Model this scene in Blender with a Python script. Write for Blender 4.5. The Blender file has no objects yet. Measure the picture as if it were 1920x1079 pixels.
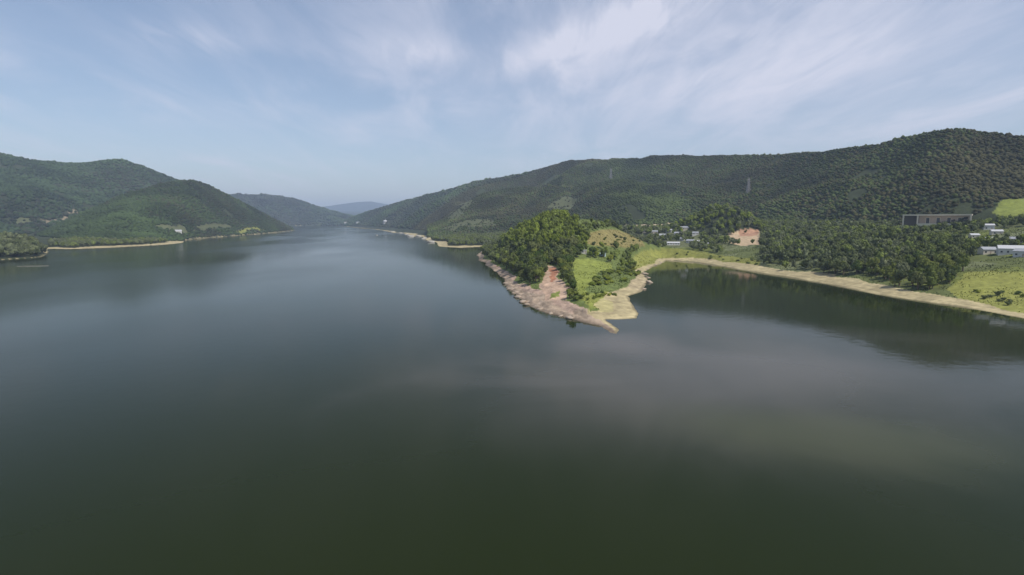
import bpy, math, random
import numpy as np
from mathutils import Vector

random.seed(7)
rng = np.random.default_rng(11)
scene = bpy.context.scene
COL = scene.collection

# ------------------------------------------------------------------ camera
W0, H0 = 1920.0, 1079.0
FPX = 1066.0
CAMH = 50.0
HOR = 413.0
PITCH = math.atan((H0 / 2 - HOR) / FPX)
cp, sp = math.cos(PITCH), math.sin(PITCH)

def ray(px, py):
    x = (np.asarray(px, float) - W0 / 2)
    y = (H0 / 2 - np.asarray(py, float))
    return x, FPX * cp + y * sp, y * cp - FPX * sp      # world x, y (forward), z

def ground(px, py, z=0.0):
    x, y, zz = ray(px, py)
    t = (z - CAMH) / zz
    return x * t, y * t

def project(x, y, z):
    dz = np.asarray(z, float) - CAMH
    d = y * cp - dz * sp
    u = y * sp + dz * cp
    d = np.where(d < 1e-3, 1e-3, d)
    return W0 / 2 + FPX * x / d, H0 / 2 - FPX * u / d

def az_of(px, py=HOR):
    x, y, _ = ray(px, py)
    return np.arctan2(x, y)

cam_d = bpy.data.cameras.new("camera")
cam_d.sensor_width = 36.0
cam_d.lens = 36.0 * FPX / W0
cam_d.clip_start = 0.5
cam_d.clip_end = 60000
cam = bpy.data.objects.new("camera", cam_d)
cam.location = (0, 0, CAMH)
cam.rotation_euler = (math.pi / 2 - PITCH, 0, 0)
COL.objects.link(cam)
scene.camera = cam

# ------------------------------------------------------------------ numpy noise
def _hash(ix, iy, seed):
    h = (ix.astype(np.int64) * 374761393 + iy.astype(np.int64) * 668265263 + seed * 1442695041) & 0xFFFFFFFF
    h = ((h ^ (h >> 13)) * 1274126177) & 0xFFFFFFFF
    h = h ^ (h >> 16)
    return (h & 0xFFFF) / 65535.0

def vnoise(x, y, seed=0):
    ix, iy = np.floor(x), np.floor(y)
    fx, fy = x - ix, y - iy
    fx = fx * fx * (3 - 2 * fx); fy = fy * fy * (3 - 2 * fy)
    a = _hash(ix, iy, seed); b = _hash(ix + 1, iy, seed)
    c = _hash(ix, iy + 1, seed); d = _hash(ix + 1, iy + 1, seed)
    return (a + (b - a) * fx) * (1 - fy) + (c + (d - c) * fx) * fy

def fbm(x, y, scale, octv=4, seed=0):
    s, amp, tot = 0, 1.0, 0
    x = x / scale; y = y / scale
    for o in range(octv):
        s = s + amp * (vnoise(x, y, seed + o * 17) * 2 - 1)
        tot += amp; amp *= 0.5
        x, y = 1.6 * x - 1.2 * y + 5.3, 1.2 * x + 1.6 * y + 1.7
    return s / tot

def ridged(x, y, scale, octv=3, seed=0):
    s, amp, tot = 0, 1.0, 0
    x = x / scale; y = y / scale
    for o in range(octv):
        s = s + amp * (1 - np.abs(vnoise(x, y, seed + o * 13) * 2 - 1))
        tot += amp; amp *= 0.5
        x, y = 1.6 * x - 1.2 * y + 2.3, 1.2 * x + 1.6 * y + 4.7
    return s / tot

def smooth(t):
    t = np.clip(t, 0, 1)
    return t * t * (3 - 2 * t)

# ------------------------------------------------------------------ shoreline: (px, py, slope, strip width m, headland rock 0..1)
SH = [(-760, 560, .1, 8, 0), (-250, 503, .12, 8, 0), (0, 488, .15, 3, .2), (60, 484, .25, 2.5, .2), (80, 482, .3, 2, .2), (91, 476, .3, 2, .2),
      (88, 466.5, .06, 26, 0), (130, 467.5, .06, 34, 0), (200, 465, .06, 34, 0), (300, 460, .07, 30, 0), (343, 456, .08, 22, 0), (347, 451, .08, 30, 0),
      (400, 446, .08, 40, 0), (480, 440, .07, 70, 0), (530, 435.5, .08, 60, 0), (553, 432.5, .1, 30, 0), (551, 429.5, .1, 20, 0), (520, 427, .1, 20, 0),
      (500, 425.8, .1, 20, 0), (530, 424.8, .1, 10, 0), (556, 424.3, .1, 10, 0), (600, 423.8, .1, 10, 0), (640, 424.2, .1, 8, 0),
      (665, 427.2, .1, 8, 0), (690, 429.5, .1, 11, 0), (715, 432, .1, 12, 0), (738, 437, .09, 14, 0), (757, 438, .08, 26, 0), (775, 444, .07, 26, 0),
      (790, 444, .07, 24, 0), (800, 451, .07, 22, 0), (818, 455, .07, 20, 0), (822, 462.5, .07, 26, 0), (862, 465, .07, 34, 0), (902, 463, .08, 34, 0),
      (903, 470, .3, 6, .5), (897, 479, .35, 6, .7), (901, 489, .35, 8, 1), (925, 506, .35, 8, 1), (948, 524, .35, 10, 1), (953, 541, .32, 15, 1), (968, 556, .32, 17, 1),
      (985, 571, .3, 18, 1), (1020, 584, .28, 20, 1), (1058, 597, .26, 21, 1), (1090, 605, .24, 18, .9), (1120, 612, .2, 16, .8), (1143, 625, .16, 14, .6), (1158, 627.5, .14, 14, .5),
      (1167, 620, .12, 14, .3), (1150, 607, .1, 15, .2), (1138, 600, .1, 18, .1), (1160, 600.5, .1, 18, .1), (1196, 598, .1, 18, .1), (1196, 588, .1, 18, .1), (1186, 568, .11, 18, .1),
      (1178, 556, .12, 16, .1), (1203, 546, .2, 12, .4), (1217, 526, .2, 12, .4), (1205, 512, .22, 9, .3), (1224, 501, .22, 7, .3), (1240, 494, .2, 7, .2), (1250, 488.5, .2, 10, .0),
      (1290, 490, .24, 14, 0), (1340, 497, .24, 15, 0), (1400, 508, .22, 17, 0), (1480, 520, .22, 19, 0), (1560, 535, .22, 20, 0), (1640, 552, .22, 19, 0), (1720, 564, .2, 18, 0),
      (1800, 576, .13, 14, 0), (1880, 590, .1, 10, 0), (1920, 598, .1, 10, 0), (2100, 628, .1, 9, 0), (2500, 685, .1, 9, 0), (3300, 790, .1, 9, 0)]
SHA = np.array(SH, float)
sx_, sy_ = ground(SHA[:, 0], SHA[:, 1])
SHW = np.stack([sx_, sy_], 1)
POLY = np.vstack([SHW, [[SHW[-1, 0], -400.0]], [[SHW[0, 0], -400.0]]])   # the lake

def in_poly(x, y, P):
    ins = np.zeros(x.shape, bool)
    n = len(P)
    for i in range(n):
        x0, y0 = P[i]; x1, y1 = P[(i + 1) % n]
        if y0 == y1:
            continue
        c = ((y0 > y) != (y1 > y)) & (x < (x1 - x0) * (y - y0) / (y1 - y0) + x0)
        ins ^= c
    return ins

def shore(x, y):
    """distance inland (negative on the lake) and interpolated shoreline attributes"""
    best = np.full(x.shape, 1e18); att = np.zeros(x.shape + (3,))
    for i in range(len(SHW) - 1):
        a, b = SHW[i], SHW[i + 1]
        d = b - a
        L2 = max(d @ d, 1e-9)
        t = np.clip(((x - a[0]) * d[0] + (y - a[1]) * d[1]) / L2, 0, 1)
        q = (x - a[0] - t * d[0]) ** 2 + (y - a[1] - t * d[1]) ** 2
        m = q < best
        best[m] = q[m]
        tm = t[m][:, None]
        att[m] = SHA[i, 2:5] * (1 - tm) + SHA[i + 1, 2:5] * tm
    d = np.sqrt(best)
    ins = in_poly(x, y, POLY)
    return np.where(ins, -d, d), att

# ------------------------------------------------------------------ ridges: (px, py skyline, crest distance, base distance)
def ridge_tab(rows, treeh):
    R = np.array(rows, float)
    a = az_of(R[:, 0], R[:, 1])
    x, y, z = ray(R[:, 0], R[:, 1])
    h = CAMH + R[:, 2] * z / np.hypot(x, y) - treeh
    o = np.argsort(a)
    return a[o], h[o], R[o, 2], R[o, 3]

R_LREAR = ridge_tab([(-900, 240, 2700, 1500), (-500, 262, 2700, 1600), (-200, 272, 2800, 1700), (-60, 278, 2900, 1800), (0, 285, 3000, 1900), (50, 297, 3000, 1900), (110, 305, 3050, 2000), (160, 304, 3100, 2100), (200, 299, 3100, 2200),
                     (228, 298, 3100, 2300), (262, 308, 3150, 2300), (300, 323, 3200, 2400), (340, 338, 3300, 2400), (400, 360, 3500, 2600), (470, 392, 3600, 2800), (550, 426, 3700, 3000)], 7)
R_LFRONT = ridge_tab([(60, 440, 1850, 1450), (95, 425, 1880, 1450), (130, 408, 1930, 1400), (180, 385, 2000, 1350), (220, 367, 2060, 1350), (260, 354, 2120, 1400), (300, 342, 2180, 1450), (330, 337, 2220, 1500), (385, 333, 2300, 1750),
                      (402, 340, 2320, 1850), (430, 355, 2380, 1950), (470, 377, 2480, 2150), (510, 400, 2600, 2400), (540, 422, 2750, 2600), (556, 433, 2850, 2800)], 7)
R_MID = ridge_tab([(380, 372, 5600, 4800), (440, 364, 5600, 4700), (480, 365, 5600, 4700), (520, 367, 5600, 4700), (550, 372, 5600, 4750), (575, 380, 5600, 4800), (600, 389, 5700, 4850), (640, 400, 5800, 4900), (680, 409, 5900, 5000), (740, 415, 6000, 5000)], 8)
R_FAR = ridge_tab([(380, 402, 16000, 13500), (540, 396, 16000, 13500), (600, 389, 16000, 13500), (640, 383, 16000, 13500), (672, 379, 16000, 13500), (695, 378, 16000, 13500), (730, 384, 16000, 13500), (780, 396, 16000, 13500), (900, 406, 16000, 13500)], 0)
R_RIGHT = ridge_tab([(630, 418, 5000, 4800), (655, 408, 4800, 4500), (690, 396, 4500, 3900), (720, 387, 4200, 3300), (760, 375, 3900, 2700), (800, 365, 3600, 2200), (850, 352, 3200, 1800), (890, 340, 3000, 1600),
                     (930, 333, 2850, 1500), (975, 326, 2700, 1430), (1010, 317, 2600, 1400), (1040, 307, 2500, 1350), (1070, 299, 2450, 1320), (1110, 296, 2350, 1300), (1165, 296, 2250, 1250), (1200, 294, 2150, 1230), (1240, 288, 2060, 1200),
                     (1300, 290, 1960, 1150), (1400, 288, 1820, 1080), (1480, 286, 1640, 1000), (1560, 277, 1480, 930), (1640, 267, 1360, 880), (1700, 253, 1270, 850), (1745, 240, 1220, 830), (1780, 235, 1195, 820), (1805, 235.5, 1190, 815), (1835, 241, 1185, 810),
                     (1870, 246, 1180, 800), (1920, 250, 1170, 790), (2050, 262, 1150, 780), (2300, 250, 1120, 770), (2700, 240, 1100, 760), (3300, 240, 1100, 760)], 7)
R_SPUR = ridge_tab([(800, 420, 1900, 1500), (835, 408, 1950, 1480), (865, 384, 2000, 1480), (895, 364, 2050, 1450), (930, 353, 2050, 1400), (985, 347, 2000, 1350), (1030, 352, 1900, 1300), (1072, 360, 1800, 1250), (1105, 346, 1750, 1220),
                    (1145, 333, 1720, 1200), (1185, 334, 1680, 1150), (1230, 347, 1600, 1100), (1280, 366, 1500, 1080), (1330, 372, 1400, 1050), (1400, 364, 1370, 1020), (1440, 352, 1370, 1000), (1500, 350, 1350, 980), (1560, 366, 1300, 960), (1620, 390, 1250, 950)], 7)
R_KNOLL = ridge_tab([(1235, 430, 960, 860), (1270, 418, 960, 860), (1300, 404, 960, 850), (1325, 389, 960, 850), (1350, 383, 960, 850), (1375, 386, 960, 850), (1402, 398, 960, 850), (1435, 420, 950, 850), (1470, 432, 940, 850)], 9)
R_NEARL = ridge_tab([(-400, 436, 1150, 900), (-150, 436, 1150, 930), (-40, 438, 1130, 960), (20, 441, 1120, 985), (62, 449, 1100, 985), (92, 476, 1090, 1000)], 8)

LAYERS = [("left_rear", R_LREAR, 1400, .16, 620), ("left_front", R_LFRONT, 600, .10, 380), ("mid", R_MID, 1200, .15, 900), ("far", R_FAR, 2000, .1, 1600),
          ("right", R_RIGHT, 1500, .27, 400), ("spur", R_SPUR, 700, .22, 250), ("knoll", R_KNOLL, 200, .06, 90), ("near_left", R_NEARL, 200, .1, 90)]

def bump_at(px, r, h, sa, sr):
    a = float(az_of(px))
    return (r * math.sin(a), r * math.cos(a), h, sa, sr, a)

BUMPS = [bump_at(985, 655, 29, 54, 92), bump_at(1035, 560, 8, 34, 48), bump_at(1140, 668, 37, 62, 66), bump_at(1215, 720, 18, 55, 50), bump_at(940, 700, 14, 34, 60)]
CAPX = np.array([-900, 0, 90, 340, 560, 640, 720, 820, 900, 1000, 1200, 1260, 1400, 1600, 1750, 1850, 1920, 2400], float)
CAPV = np.array([16, 10, 14, 16, 14, 14, 16, 22, 26, 34, 40, 44, 46, 56, 60, 66, 74, 74], float)
CAPA = az_of(CAPX)

def height(x, y):
    """terrain height, layer id, shore distance, shoreline attributes"""
    d, att = shore(x, y)
    r = np.hypot(x, y); a = np.arctan2(x, y)
    wob = fbm(x, y, 14, 3, 3) * 2.2 + fbm(x, y, 45, 2, 9) * 2.0
    rocky = att[..., 2]
    wob = wob * np.clip(r / 700, .75, 2) * (0.7 + rocky * .7)
    d = d + wob * np.exp(-np.abs(d) / 30)
    s = att[..., 0]
    C = np.interp(a, CAPA, CAPV)
    dd = np.maximum(d, 0)
    z = C * (1 - np.exp(-np.minimum(dd * s / C, 30)))
    # headland hills
    hb = np.zeros_like(z)
    for bx, by, h, sa, sr, ba in BUMPS:
        u = (x - bx) * math.cos(ba) - (y - by) * math.sin(ba)
        v = (x - bx) * math.sin(ba) + (y - by) * math.cos(ba)
        hb = hb + h * np.exp(-(u / sa) ** 2 / 2 - (v / sr) ** 2 / 2)
    low_head = smooth((780 - r) / 90) * smooth((az_of(1262) - a) / .03) * smooth((a - az_of(880)) / .01)
    z = z * (1 - low_head) + np.minimum(z, 7 + 0.35 * z) * low_head
    lim = dd * (0.16 + 0.55 * smooth((dd - 8) / 30))
    k = 4.0
    hb2 = -k * np.logaddexp(-np.minimum(hb, 200) / k, -lim / k)
    z = np.maximum(z, hb2)
    lid = np.where((low_head > .02) | ((hb > 3) & (hb2 >= z - .01)), 1, 0)
    # ridge layers
    for i, (nm, R, back, namp, nscale) in enumerate(LAYERS):
        ra, rh, rd, rb = R
        ok = (a > ra[0]) & (a < ra[-1])
        H = np.interp(a, ra, rh); D = np.interp(a, ra, rd); B = np.interp(a, ra, rb)
        t = (r - B) / np.maximum(D - B, 1)
        up = np.clip(t, 0, 1)
        prof = up ** 1.15
        dn = np.clip(1 - (r - D) / back, 0, 1)
        prof = np.where(t > 1, smooth(dn), prof)
        n = ridged(x, y, nscale, 3, 50 + i) - .62
        win = np.clip(4 * up * (1 - up), 0, 1) * (t < 1)
        zl = H * prof + np.abs(H) * namp * 2.2 * n * win + fbm(x, y, 60, 3, 80 + i) * np.minimum(H * .02, 5) * smooth(up * 3)
        zl = np.where(ok & (t > 0) & (H > 0), zl, -50)
        zl = np.where(dd > 0, np.minimum(zl, dd * .9), zl)
        m = (zl > z)
        z = np.where(m, zl, z)
        lid = np.where(m, 2 + i, lid)
    # surface roughness, stronger on the rock apron
    rk = rocky * np.exp(-(dd / 32) ** 2)
    z = z + fbm(x, y, 26, 3, 21) * .7 * smooth(dd / 10)
    z = z + rk * smooth(dd / 5) * ((ridged(x * 1.0 + y * .5, y * .5 - x * .3, 9, 3, 31) - .55) * 4.0)
    z = np.where(d > 0, np.maximum(z, .02 + dd * .03), np.maximum(d * .25, -4))
    return z, lid, d, att

# ------------------------------------------------------------------ terrain grid
AZ = np.radians(np.arange(-55, 55.001, 0.1))
RR = 236.0 * np.exp(np.arange(0, 4.34, 0.0056))
NA, NR = len(AZ), len(RR)
A2, R2 = np.meshgrid(AZ, RR)
GX, GY = R2 * np.sin(A2), R2 * np.cos(A2)
GZ, GL, GD, GATT = height(GX, GY)
ELEV = (GZ - CAMH) / R2
RUN = np.maximum.accumulate(ELEV, 0)

def sample(G, x, y, nearest=False):
    r = np.hypot(x, y); a = np.arctan2(x, y)
    fi = np.clip(np.log(np.maximum(r, 1) / RR[0]) / 0.0056, 0, NR - 1.001)
    fj = np.clip((a - AZ[0]) / (AZ[1] - AZ[0]), 0, NA - 1.001)
    i, j = fi.astype(int), fj.astype(int)
    if nearest:
        return G[np.rint(fi).astype(int), np.rint(fj).astype(int)]
    u, v = fi - i, fj - j
    return (G[i, j] * (1 - u) * (1 - v) + G[i + 1, j] * u * (1 - v) + G[i, j + 1] * (1 - u) * v + G[i + 1, j + 1] * u * v)

def gz(x, y):
    return float(sample(GZ, np.array([x]), np.array([y]))[0])

def hit(px, py):
    """first terrain point seen through a photo pixel"""
    x, y, z = ray(px, py)
    a = math.atan2(x, y); t = z / math.hypot(x, y)
    j = int(round((a - AZ[0]) / (AZ[1] - AZ[0])))
    el = ELEV[:, j]
    w = np.where((el >= t) & (GD[:, j] > 0))[0]
    i = w[0] if len(w) else NR - 1
    return float(GX[i, j]), float(GY[i, j]), float(GZ[i, j])

PX, PY = project(GX, GY, GZ)
far_ = smooth((R2 - 700) / 700)
jx = fbm(GX, GY, 16, 3, 71) * 7 * 600 / np.maximum(R2, 300) * (1 - far_) + fbm(GX, GY, 70, 4, 73) * 14 * far_
jy = fbm(GX, GY, 20, 3, 72) * 4 * 600 / np.maximum(R2, 300) * (1 - far_) + fbm(GX, GY, 70, 4, 74) * 6 * far_

def zone(poly, r0=0, r1=99999, soft=0):
    return in_poly(PX + jx, PY + jy, np.array(poly, float)) & (R2 > r0) & (R2 < r1) & (GD > 0)

# ------------------------------------------------------------------ materials
def newmat(name):
    m = bpy.data.materials.new(name); m.use_nodes = True
    nt = m.node_tree
    return m, nt, nt.nodes["Principled BSDF"]

def mat_attr(name, attr="tint", rough=.95, n_scale=.35, n_amt=.35, bump=.4, bscale=.8, spec=.15, transl=0.0):
    m, nt, b = newmat(name)
    at = nt.nodes.new("ShaderNodeAttribute"); at.attribute_name = attr
    tc = nt.nodes.new("ShaderNodeTexCoord")
    n = nt.nodes.new("ShaderNodeTexNoise"); n.inputs["Scale"].default_value = n_scale; n.inputs["Detail"].default_value = 6
    n.inputs["Roughness"].default_value = .65
    nt.links.new(tc.outputs["Object"], n.inputs["Vector"])
    mr = nt.nodes.new("ShaderNodeMapRange")
    mr.inputs[1].default_value = .3; mr.inputs[2].default_value = .7
    mr.inputs[3].default_value = 1 - n_amt; mr.inputs[4].default_value = 1 + n_amt
    nt.links.new(n.outputs["Fac"], mr.inputs[0])
    mul = nt.nodes.new("ShaderNodeVectorMath"); mul.operation = 'SCALE'
    nt.links.new(at.outputs["Color"], mul.inputs[0]); nt.links.new(mr.outputs[0], mul.inputs["Scale"])
    nt.links.new(mul.outputs[0], b.inputs["Base Color"])
    b.inputs["Roughness"].default_value = rough
    b.inputs["Specular IOR Level"].default_value = spec
    if bump:
        n2 = nt.nodes.new("ShaderNodeTexNoise"); n2.inputs["Scale"].default_value = bscale; n2.inputs["Detail"].default_value = 5
        nt.links.new(tc.outputs["Object"], n2.inputs["Vector"])
        bp = nt.nodes.new("ShaderNodeBump"); bp.inputs["Strength"].default_value = bump; bp.inputs["Distance"].default_value = 1.0
        nt.links.new(n2.outputs["Fac"], bp.inputs["Height"])
        nt.links.new(bp.outputs["Normal"], b.inputs["Normal"])
    return m

def mat_plain(name, col, rough=.8, var=.15, scale=.6, spec=.3, metal=0.0):
    m, nt, b = newmat(name)
    tc = nt.nodes.new("ShaderNodeTexCoord")
    n = nt.nodes.new("ShaderNodeTexNoise"); n.inputs["Scale"].default_value = scale; n.inputs["Detail"].default_value = 5
    nt.links.new(tc.outputs["Object"], n.inputs["Vector"])
    mx = nt.nodes.new("ShaderNodeMix"); mx.data_type = 'RGBA'
    c0 = [max(0, c * (1 - var)) for c in col] + [1]; c1 = [min(1, c * (1 + var)) for c in col] + [1]
    mx.inputs[6].default_value = c0; mx.inputs[7].default_value = c1
    nt.links.new(n.outputs["Fac"], mx.inputs[0]); nt.links.new(mx.outputs[2], b.inputs["Base Color"])
    b.inputs["Roughness"].default_value = rough; b.inputs["Specular IOR Level"].default_value = spec
    b.inputs["Metallic"].default_value = metal
    return m

def mat_leaf(name, c0, c1):
    m, nt, b = newmat(name)
    oi = nt.nodes.new("ShaderNodeObjectInfo")
    tc = nt.nodes.new("ShaderNodeTexCoord")
    n = nt.nodes.new("ShaderNodeTexNoise"); n.inputs["Scale"].default_value = .45; n.inputs["Detail"].default_value = 4
    nt.links.new(tc.outputs["Object"], n.inputs["Vector"])
    ad = nt.nodes.new("ShaderNodeMath"); ad.operation = 'MULTIPLY_ADD'
    ad.inputs[1].default_value = 1.1; nt.links.new(n.outputs["Fac"], ad.inputs[0])
    sb = nt.nodes.new("ShaderNodeMath"); sb.operation = 'SUBTRACT'; sb.inputs[1].default_value = .55
    nt.links.new(oi.outputs["Random"], sb.inputs[0]); nt.links.new(sb.outputs[0], ad.inputs[2])
    mx = nt.nodes.new("ShaderNodeMix"); mx.data_type = 'RGBA'; mx.clamp_factor = True
    mx.inputs[6].default_value = (*c0, 1); mx.inputs[7].default_value = (*c1, 1)
    nt.links.new(ad.outputs[0], mx.inputs[0])
    nt.links.new(mx.outputs[2], b.inputs["Base Color"])
    b.inputs["Roughness"].default_value = .8; b.inputs["Specular IOR Level"].default_value = .15
    return m

# ------------------------------------------------------------------ mesh helpers
def mesh_np(name, V, F, mat, tint=None, smooth_=False):
    """V (n,3), F (m,k) with constant k"""
    me = bpy.data.meshes.new(name)
    V = np.asarray(V, np.float32); F = np.asarray(F, np.int32)
    k = F.shape[1]
    me.vertices.add(len(V)); me.vertices.foreach_set("co", V.ravel())
    me.loops.add(F.size); me.loops.foreach_set("vertex_index", F.ravel())
    me.polygons.add(len(F))
    me.polygons.foreach_set("loop_start", np.arange(0, F.size, k, dtype=np.int32))
    me.polygons.foreach_set("loop_total", np.full(len(F), k, np.int32))
    if smooth_:
        me.polygons.foreach_set("use_smooth", np.ones(len(F), bool))
    me.update(calc_edges=True)
    if tint is not None:
        ca = me.attributes.new("tint", 'FLOAT_COLOR', 'POINT')
        c4 = np.ones((len(V), 4), np.float32); c4[:, :3] = tint
        ca.data.foreach_set("color", c4.ravel())
    if mat is not None:
        me.materials.append(mat)
    return me

def link(name, me, parent=None, loc=None):
    o = bpy.data.objects.new(name, me)
    COL.objects.link(o)
    if parent is not None:
        o.parent = parent
    if loc is not None:
        o.location = loc
    return o

def tag(o, label=None, cat=None, group=None, kind=None):
    if label: o["label"] = label
    if cat: o["category"] = cat
    if group: o["group"] = group
    if kind: o["kind"] = kind
    return o

# ------------------------------------------------------------------ ground colours (own colour of soil, grass, rock; no light in them)
C_FLOOR = np.array([.034, .042, .020]); C_SAND = np.array([.37, .31, .175]); C_ROCK = np.array([.33, .255, .185])
C_RED = np.array([.36, .17, .10]); C_GRASS = np.array([.20, .23, .052]); C_YEL = np.array([.222, .228, .057]); C_OLIVE = np.array([.21, .18, .07])
C_PALE = np.array([.15, .165, .08]); C_TAN = np.array([.40, .33, .22]); C_SCRUB = np.array([.09, .105, .035])
TINT = np.zeros(GX.shape + (3,)); TINT[:] = C_FLOOR
v = fbm(GX, GY, 120, 4, 5)[..., None]
TINT *= (1 + .5 * v)
NOTREE = np.zeros(GX.shape, bool)

def paint(mask, col, notree=True, amt=1.0):
    TINT[mask] = TINT[mask] * (1 - amt) + col * amt
    if notree:
        NOTREE[mask] = True

head = (GL == 1)
nearR = (GL == 0) & (PX > 1235) & (R2 < 1000)
paint(head & (GD > 0), np.array([.12, .15, .043]), False)
paint(nearR, C_SCRUB * 1.15, False)
pat = fbm(GX, GY, 48, 4, 75)
paint(nearR & (pat > .22), C_PALE, False, .8)
paint(nearR & (pat < -.3), C_GRASS * .7, False, .7)
Z_LAWN = [(1074, 488), (1100, 486), (1150, 496), (1148, 508), (1125, 512), (1105, 535), (1098, 548), (1140, 552), (1150, 566), (1128, 578), (1100, 572), (1082, 548), (1072, 510)]
paint(zone(Z_LAWN, 250, 640), C_GRASS)
paint(zone([(1082, 555), (1140, 548), (1160, 560), (1130, 585), (1108, 580)], 250, 600), (C_GRASS + C_YEL) / 2)
paint(zone([(1098, 440), (1120, 433), (1160, 431), (1200, 445), (1214, 462), (1180, 468), (1130, 462), (1100, 458)], 500, 760), C_OLIVE)
paint(zone([(1178, 492), (1200, 472), (1250, 466), (1262, 478), (1236, 492), (1205, 505), (1190, 508)], 500, 820), C_YEL)
paint(zone([(1250, 466), (1300, 470), (1360, 480), (1425, 488), (1425, 503), (1340, 494), (1250, 484)], 500, 900), C_YEL * .9)
paint(zone([(1770, 545), (1810, 512), (1860, 510), (1960, 505), (2300, 520), (2300, 660), (1920, 592), (1860, 580), (1800, 566)], 250, 700), C_YEL)
paint(zone([(1860, 400), (1880, 376), (1960, 368), (2200, 370), (2200, 415), (1900, 412)], 600, 1500), C_GRASS * .95)
paint(zone([(1790, 448), (1830, 445), (1850, 462), (1800, 460)], 500, 1100), C_PALE)
paint(zone([(1172, 421), (1262, 421), (1262, 430), (1172, 431)], 700, 1300), C_TAN)
paint(zone([(1240, 428), (1312, 432), (1318, 462), (1262, 466), (1240, 450)], 650, 1000), C_PALE * .8, False)
paint(zone([(1356, 448), (1380, 434), (1424, 432), (1428, 460), (1398, 462), (1370, 456)], 600, 1000), np.array([.42, .315, .20]))
paint(zone([(1388, 431), (1424, 431), (1422, 442), (1388, 443)], 600, 1000), np.array([.36, .21, .135]))
paint(zone([(1026, 392), (1060, 368), (1078, 372), (1074, 392)], 900, 2600), C_PALE * .62)
paint(zone([(868, 416), (900, 410), (930, 411), (930, 424), (870, 428)], 900, 2500), C_PALE * .62)
paint(zone([(840, 408), (880, 374), (890, 378), (856, 412)], 900, 2600), C_PALE * .6)
paint(zone([(835, 430), (870, 418), (872, 424), (840, 436)], 900, 2500), C_PALE * .62)
paint(zone([(30, 410), (60, 408), (62, 420), (30, 420)], 900, 3500), C_PALE * .62)
paint(zone([(76, 412), (104, 412), (140, 393), (146, 396), (110, 420), (80, 420)], 900, 3500), C_TAN * .6)
paint(zone([(285, 424), (345, 420), (348, 436), (300, 432)], 900, 3500), C_PALE * .7)
paint(zone([(360, 425), (430, 420), (432, 428), (370, 434)], 900, 3500), C_PALE * .62)
paint(zone([(440, 431), (480, 428), (500, 431), (450, 437)], 900, 3500), C_YEL)
# shore strip
wst = GATT[..., 1] * (1 - .22 * GATT[..., 2]) * (1 + .45 * fbm(GX, GY, 40, 4, 61) + smooth((R2 - 900) / 500) * 1.1 * fbm(GX, GY, 160, 3, 60))
strip = (GD > 0) & (GD < wst) & (R2 < 5200) & ((GZ < 2.6 + 1.5 * fbm(GX, GY, 60, 3, 63)) | (R2 < 1000))
rockw = smooth((GATT[..., 2] - .25) / .4)[..., None]
sv = fbm(GX, GY, 8, 4, 62)[..., None]
scol = (C_SAND * (1 - rockw) + C_ROCK * rockw) * (1 + (.26 + .22 * rockw) * sv)
lines = np.sin(GZ * 4.2 + 2.5 * fbm(GX, GY, 35, 3, 67)) * .5 + np.sin(GZ * 9.0 + 3 * fbm(GX, GY, 20, 3, 68)) * .5
scol = scol * (1 + .16 * lines)[..., None]
wet = smooth((2.2 + 1.6 * fbm(GX, GY, 18, 3, 69) - GD) / 1.5)[..., None]          # wet mud at the waterline
scol = scol * (1 - .45 * wet)
TINT[strip] = scol[strip]; NOTREE[strip] = True
# reddish weathered streaks and the cut bank on the headland
redn = strip & (rockw[..., 0] > .5) & (GD > wst * .45) & (fbm(GX, GY, 22, 3, 64) > .02)
TINT[redn] = TINT[redn] * .55 + np.array([.37, .25, .20]) * .45
cut = zone([(1012, 548), (1020, 515), (1030, 498), (1044, 502), (1050, 520), (1068, 548), (1060, 562), (1020, 566)], 250, 620)
paint(cut, (np.array([.44, .31, .22]))); 
cutr = zone([(1030, 505), (1044, 504), (1048, 524), (1036, 530)], 250, 620)
paint(cutr, C_RED)
fld = zone([(1028, 548), (1046, 544), (1052, 556), (1030, 560)], 250, 620)
paint(fld, C_GRASS * .9)
tipg = zone([(1108, 572), (1135, 560), (1152, 570), (1140, 588), (1120, 588)], 250, 520)
paint(tipg, (C_SAND * .8 + C_YEL * .4))
TINT *= (1 + .16 * fbm(GX, GY, 5, 2, 66))[..., None]
TINT = np.clip(TINT, .01, .6)

M_GROUND = mat_attr("ground", rough=.95, n_scale=.25, n_amt=.28, bump=.5, bscale=.5)
idx = np.arange(NA * NR).reshape(NR, NA)
Q = np.stack([idx[:-1, :-1], idx[:-1, 1:], idx[1:, 1:], idx[1:, :-1]], -1).reshape(-1, 4)[:, ::-1]
zf = GZ.ravel()
keep = zf[Q].max(1) > -1.2
Q = Q[keep]
LQ = GL.ravel()[Q]
fl = np.max(LQ, 1)
GRP = {"headland": [1], "terrain": [0, 8, 9], "hill": [3], "hill_range": [2], "mountain": [6, 7], "ridge": [4], "far_ridge": [5]}
STRUCT_LABEL = {"headland": ("rocky wooded headland with a lawn jutting into the lake", "headland"),
                "terrain": ("low lake shore with sand strip, scrub and fields", "shore"),
                "hill": ("rounded wooded hill at the left lakeside", "hill"),
                "hill_range": ("hazy wooded range behind the rounded left hill", "hill"),
                "mountain": ("long dark wooded mountain filling the right side", "mountain"),
                "ridge": ("blue hazy ridge closing the far end of the lake", "ridge"),
                "far_ridge": ("faint pale blue mountains on the horizon", "mountain")}
VV = np.stack([GX.ravel(), GY.ravel(), zf], 1); TT = TINT.reshape(-1, 3)
for nm, ids in GRP.items():
    f = Q[np.isin(fl, ids)]
    if not len(f):
        continue
    u, inv = np.unique(f, return_inverse=True)
    me = mesh_np(nm, VV[u], inv.reshape(-1, 4), M_GROUND, TT[u], True)
    o = link(nm, me); tag(o, *STRUCT_LABEL[nm], kind="structure")

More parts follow.
